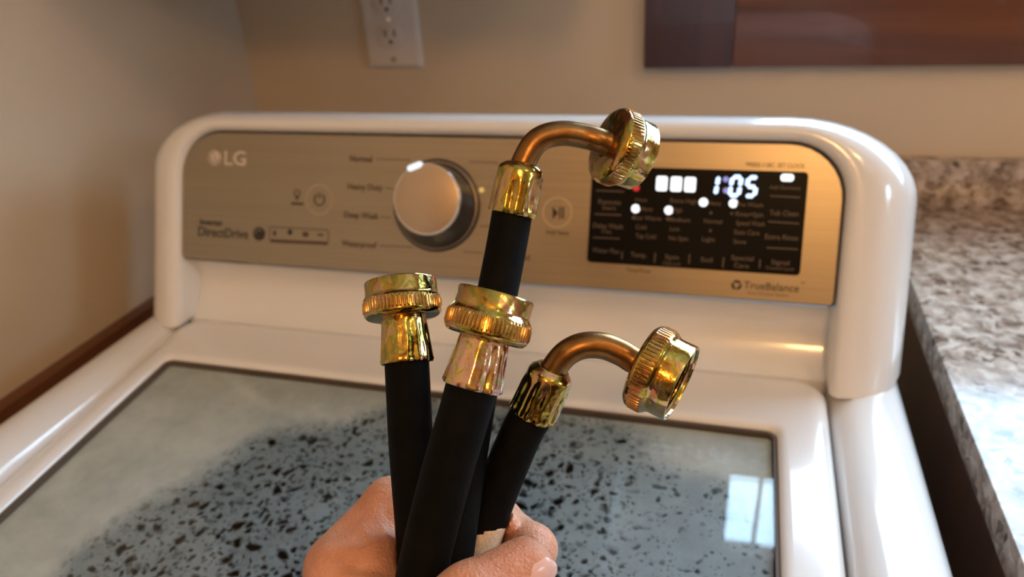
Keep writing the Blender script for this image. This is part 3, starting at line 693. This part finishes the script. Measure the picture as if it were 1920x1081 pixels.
def hose_end(label, path, rad, f_org, f_ax, fl, fr, kind, el=None, nut_=None, mats=None, seed=1):
    t = thing('washer_hose', label, 'hose', Wd(path[-1])); t['group'] = 'hose ends held in the hand'
    tube('rubber_tube', spline(path, 60), rad, M_rubber, t)
    ferrule(t, f_org, f_ax, fl, fr[0], fr[1], kind == 'elbow', mats[0], seed)
    if el is not None:
        pp = spline(el, 40); tube('elbow_pipe', pp, lambda f: .0053 if f < .93 else .0053 + .0006 * (f - .93) / .07, mats[3], t, 32)
    no, na, rk, rc, kl, cl = nut_
    nut(t, no, na, rk, rc, kl, cl, mats[1], mats[2], .0058, kind == 'elbow')
    return t

HOSES = []
# A: straight end on the left
dA = .301; axA = unit(np.array([-.10, -.985, .16]))
fA = P(763, 680, dA); LA = .0190
pathA = [fA + axA * .004, fA, P(766, 740, .3005), P(772, 850, .3000), P(784, 1000, .2985), P(790, 1110, .294), P(755, 1300, .289), P(700, 1600, .268)]
HOSES.append((pathA, .0090))
hose_end('black rubber hose with straight brass end, leftmost of the four held hoses', pathA, .0090, fA, axA, LA, (.0107, .0090), 'straight', None,
         (fA + axA * (LA - .0012), unit(np.array([-.11, -.975, .19])), .0160, .0148, .0050, .0083), (M_zinc, M_zinc, M_knurl, M_bronze), 3)
# B: straight end in the middle, in front
dB = .262; axB = unit(np.array([.255, -.965, .05])); fB = P(884, 726, dB); LB = .0185
pathB = [fB + axB * .004, fB, P(872, 770, .2625), P(838, 885, .2645), P(806, 1010, .2665), P(784, 1110, .2665), P(752, 1300, .258), P(715, 1600, .238)]
HOSES.append((pathB, .0092))
hose_end('black rubber hose with straight pinkish brass end, in front at the centre of the four', pathB, .0092, fB, axB, LB, (.0106, .0088), 'straight', None,
         (fB + axB * (LB - .0012), unit(np.array([.262, -.955, .075])), .0155, .0138, .0055, .0088), (M_zincp, M_zinc, M_knurl, M_bronze), 8)
# C: elbow end standing highest, behind B
dC = .315; axC = unit(np.array([.20, -.97, -.06])); fC = P(960, 402, dC); LC = .0180
pathC = [fC + axC * .004, fC, P(948, 470, .3135), P(928, 570, .311), P(900, 700, .305), P(874, 850, .2965), P(852, 1000, .2865), P(838, 1110, .281), P(825, 1300, .274), P(812, 1600, .262)]
HOSES.append((pathC, .0086))
eC = fC + axC * (LC + .0024)
nC = unit(np.array([.875, .27, .36])); oC = P(1136, 268, .3165)
hose_end('black rubber hose with bronze elbow end, the tallest of the four held hoses', pathC, .0086, fC, axC, LC, (.0100, .0099), 'elbow',
         [eC - axC * .004, eC, P(998, 274, .3135), P(1022, 256, .3138), P(1058, 250, .3145), P(1098, 256, .3155), P(1122, 263, .3155), oC + nC * .001],
         (oC, nC, .0166, .0150, .0056, .0092), (M_zinc, M_zinc, M_knurl, M_bronze), 5)
# D: elbow end on the right
dD = .301; axD = unit(np.array([.385, -.895, -.24])); fD = P(998, 776, dD); LD = .0178
pathD = [fD + axD * .004, fD, P(980, 806, .3015), P(948, 880, .303), P(919, 955, .304), P(900, 1010, .3035), P(876, 1110, .300), P(850, 1300, .294), P(815, 1600, .288)]
HOSES.append((pathD, .0086))
eD = fD + axD * (LD + .0024)
nD = unit(np.array([.83, .40, -.38])); oD = P(1200, 681, .293)
tD = hose_end('black rubber hose with a curved elbow and open-mouthed nut, rightmost of the four', pathD, .0086, fD, axD, LD, (.0098, .0093), 'elbow',
         [eD - axD * .004, eD, P(1060, 664, .2945), P(1092, 648, .294), P(1130, 648, .2945), P(1164, 661, .2945), oD - nD * .003, oD + nD * .001],
         (oD, nD, .0174, .0156, .0056, .0098), (M_zinc, M_zinc, M_knurl, M_bronze), 11)
# torn cream label on hose D: a thin patch lying on the rubber
spD = spline(pathD, 400)
def near_v(v):
    return min(range(len(spD)), key=lambda i: abs(spD[i][1] / spD[i][2] * F_PX + CY - v))
i0, i1 = near_v(976), near_v(1066); rows = []; rn = random.Random(4); NN = 22
tgm = unit(spD[i1] - spD[i0]); to_cam = unit(-spD[(i0 + i1) // 2]); e_n = unit(to_cam - tgm * tgm.dot(to_cam)); e_s = np.cross(tgm, e_n)
if e_s[0] < 0: e_s = -e_s
for k in range(NN + 1):
    f = k / NN; p = spD[int(i0 + (i1 - i0) * f)]
    lo = -.60 + 1.55 * max(0, .42 - f) / .42 + .50 * max(0, f - .6) + rn.uniform(-.20, .20); hi = 1.75 - .2 * f
    rows.append([Wd(p + (e_n * math.cos(lo + (hi - lo) * j / 8) + e_s * math.sin(lo + (hi - lo) * j / 8)) * (.0086 + (.00022 if 0 < j else .00002))) for j in range(9)])
mb = MB(); mb.grid(rows); lb = mb.build('label_remnant', M_label, tD, 40); lb['label'] = 'torn cream paper label stuck on the rubber'

# ------------------------------------------------------------------ the hand
def sd_cone(X, a, b_, ra, rb):
    ab = b_ - a; L2 = ab.dot(ab); q = X - a; h = np.clip((q @ ab) / L2, 0, 1)
    d2 = np.sqrt(np.maximum((q * q).sum(-1) - 2 * h * (q @ ab) + h * h * L2, 0))
    return d2 - (ra + (rb - ra) * h)
def smin(a, b_, k):
    h = np.clip(.5 + .5 * (b_ - a) / k, 0, 1); return b_ + (a - b_) * h - k * h * (1 - h)
def chain(X, pts, rs, k):
    d_ = None
    for i in range(len(pts) - 1):
        c = sd_cone(X, pts[i], pts[i + 1], rs[i], rs[i + 1]); d_ = c if d_ is None else smin(d_, c, k)
    return d_
VOX = .0015
lo = np.array([-.130, .072, .110]); hi = np.array([.032, .275, .365]); NXYZ = np.ceil((hi - lo) / VOX).astype(int)
gx, gy, gz = [lo[i] + VOX * np.arange(NXYZ[i]) for i in range(3)]
X = np.stack(np.meshgrid(gx, gy, gz, indexing='ij'), -1).astype(np.float32)
def A(u, v, d_): return P(u, v, d_).astype(np.float32)
TH = [A(640, 1400, .255), A(735, 1225, .252), A(880, 1118, .256), A(982, 1060, .268)]
thumb = chain(X, TH, [.0165, .0135, .0112, .0102], .004)
MCPI = A(634, 1060, .312)
index = chain(X, [MCPI, A(732, 944, .322), A(850, 945, .336), A(935, 976, .330), A(1000, 1028, .303), A(985, 1085, .288)], [.0138, .0108, .0098, .0094, .0090, .0080], .005)
mid = chain(X, [A(640, 1150, .318), A(735, 1060, .330), A(850, 1040, .345), A(930, 1030, .335), A(948, 985, .316)], [.0140, .0108, .0098, .0086, .0058], .005)
ring_ = chain(X, [A(635, 1250, .312), A(730, 1165, .328), A(850, 1150, .340), A(960, 1165, .322), A(955, 1190, .296), A(890, 1200, .284)], [.0140, .0106, .0096, .0092, .0088, .0080], .005)
little = chain(X, [A(630, 1350, .300), A(730, 1280, .315), A(840, 1262, .324), A(930, 1275, .305), A(900, 1300, .285)], [.0135, .0096, .0086, .0082, .0076], .005)
palm = chain(X, [A(640, 1075, .306), A(640, 1200, .302), A(640, 1350, .292)], [.0135, .0165, .018], .006)
WR = np.array([-.070, .195, .235], np.float32)
heel = chain(X, [A(640, 1350, .285), WR], [.019, .024], .01)
arm = chain(X, [WR, np.array([-.085, .262, .13], np.float32), np.array([-.095, .33, .03], np.float32)], [.026, .034, .04], .01)
web = chain(X, [A(655, 1075, .298), A(690, 1045, .300), A(722, 985, .314)], [.0135, .0085, .0075], .008)
web2 = chain(X, [A(665, 1190, .280), A(700, 1120, .286), A(725, 1040, .303)], [.013, .0085, .0065], .008)
hand = smin(palm, heel, .012); hand = smin(hand, arm, .02)
for fdist, k in ((index, .006), (mid, .004), (ring_, .004), (little, .004)): hand = smin(hand, fdist, k)
web3 = chain(X, [A(650, 1300, .275), A(720, 1190, .274), A(760, 1140, .278)], [.016, .0115, .0085], .008)
hand = smin(hand, web3, .01); hand = smin(hand, thumb, .006); nub = chain(X, [A(900, 985, .330), A(938, 975, .315), A(949, 977, .305)], [.007, .0062, .0050], .003)
hand = smin(hand, nub, .0015)
hand = smin(hand, web, .010); hand = smin(hand, web2, .010)
# creases of the web: shallow folds running from the thumb root to the knuckle
def crease(a, b_, depth, w):
    global hand
    ab = b_ - a; h = np.clip(((X - a) @ ab) / ab.dot(ab), 0, 1); dd = np.sqrt((((X - a) - h[..., None] * ab) ** 2).sum(-1)); hand = hand + depth * np.exp(-(dd / w) ** 2)
crease(A(660, 965, .300), A(712, 1085, .290), .0020, .0026)
crease(A(693, 945, .304), A(722, 1060, .296), .0022, .0026)
crease(A(722, 935, .308), A(740, 1045, .300), .0020, .0024)
crease(A(600, 1040, .290), A(748, 1078, .282), .0022, .0026)
crease(A(588, 1060, .288), A(690, 1120, .274), .0014, .0022)
crease(A(893, 1062, .245), A(905, 1140, .245), .0009, .0016)
crease(A(912, 1050, .247), A(925, 1130, .247), .0007, .0014)
for hp, hr in HOSES:
    sp = spline(hp, 26)
    for i in range(len(sp) - 1):
        if sp[i][1] > .05:
            hand = np.maximum(hand, -(sd_cone(X, sp[i].astype(np.float32), sp[i + 1].astype(np.float32), hr, hr) - .0004))
def surface_nets(V):
    S = V < 0; n = np.array(V.shape) - 1
    c = [S[i:i + n[0], j:j + n[1], k:k + n[2]] for i in (0, 1) for j in (0, 1) for k in (0, 1)]
    cnt = sum(q.astype(np.int8) for q in c); act = (cnt > 0) & (cnt < 8); idx = np.full(act.shape, -1, np.int64); cells = np.argwhere(act); idx[act] = np.arange(len(cells))
    acc = np.zeros((len(cells), 3)); num = np.zeros(len(cells)); cor = np.array([(i, j, k) for i in (0, 1) for j in (0, 1) for k in (0, 1)])
    vals = np.stack([V[cells[:, 0] + o[0], cells[:, 1] + o[1], cells[:, 2] + o[2]] for o in cor], 1)
    for a in range(8):
        for b_ in range(a + 1, 8):
            if np.abs(cor[a] - cor[b_]).sum() == 1:
                va, vb = vals[:, a], vals[:, b_]; s = (va < 0) != (vb < 0); t_ = np.where(s, va / np.where(s, va - vb, 1), 0)[:, None]
                acc += np.where(s[:, None], cor[a] + (cor[b_] - cor[a]) * t_, 0); num += s
    vs = cells + acc / num[:, None]; faces = []
    for ax_ in range(3):
        o1, o2 = [i for i in range(3) if i != ax_]
        sl0 = [slice(0, -1) if i == ax_ else slice(1, -1) for i in range(3)]; sl1 = [slice(1, None) if i == ax_ else slice(1, -1) for i in range(3)]
        e = np.argwhere(S[tuple(sl0)] != S[tuple(sl1)])
        for i in range(3):
            if i != ax_: e[:, i] += 1
        u1 = np.zeros(3, int); u1[o1] = 1; u2 = np.zeros(3, int); u2[o2] = 1
        g = lambda q: idx[q[:, 0], q[:, 1], q[:, 2]]
        f = np.stack([g(e - u1 - u2), g(e - u2), g(e), g(e - u1)], 1); faces.append(f[(f >= 0).all(1)])
    return vs, np.concatenate(faces)
hand = np.pad(hand, 1, constant_values=.01)
vs, fs = surface_nets(hand)
vs = (lo + (vs - 1) * VOX) @ M.T
hd = mk('person', vs, fs, M_skin, None, 0)
hd.data.shade_smooth()
bm = bmesh.new(); bm.from_mesh(hd.data)
isl = {}                                                # keep the largest connected piece
seen = set(); best = []
for v0 in bm.verts:
    if v0 in seen: continue
    st = [v0]; seen.add(v0); comp = [v0]
    while st:
        a = st.pop()
        for e in a.link_edges:
            w_ = e.other_vert(a)
            if w_ not in seen: seen.add(w_); st.append(w_); comp.append(w_)
    if len(comp) > len(best): best = comp
keep = set(best); bmesh.ops.delete(bm, geom=[v for v in bm.verts if v not in keep], context='VERTS')
for _ in range(3): bmesh.ops.smooth_vert(bm, verts=bm.verts, factor=.5, use_axis_x=True, use_axis_y=True, use_axis_z=True)
bm.to_mesh(hd.data); bm.free()
hd['label'] = 'bare left hand and wrist gripping the four black hoses'; hd['category'] = 'person'
# thumb nail: a curved plate on the end of the thumb
ta = unit(TH[3] - TH[2]).astype(float); tn = np.array([.30, .42, -.86]); tn = unit(tn - ta * ta.dot(tn)); ts = np.cross(ta, tn)
rows = []
for i in range(11):
    f = i / 10; s = -.004 + .0125 * f; rr = .0104 * math.sqrt(max(.05, 1 - max(0, (s / .0115)) ** 2 * .62)); hw = .80 * (1 - .55 * max(0, f - .75) / .25 - .35 * max(0, .2 - f) / .2)
    rows.append([Wd(TH[3].astype(float) + ta * s + (tn * math.cos(hw * (j / 5 - 1)) + ts * math.sin(hw * (j / 5 - 1))) * (rr + .0003 - .0006 * abs(j / 5 - 1) ** 4)) for j in range(11)])
mb = MB(); mb.grid(rows); nl = mb.build('thumb_nail', M_nail, hd, 60); nl['label'] = 'pale pink thumb nail'
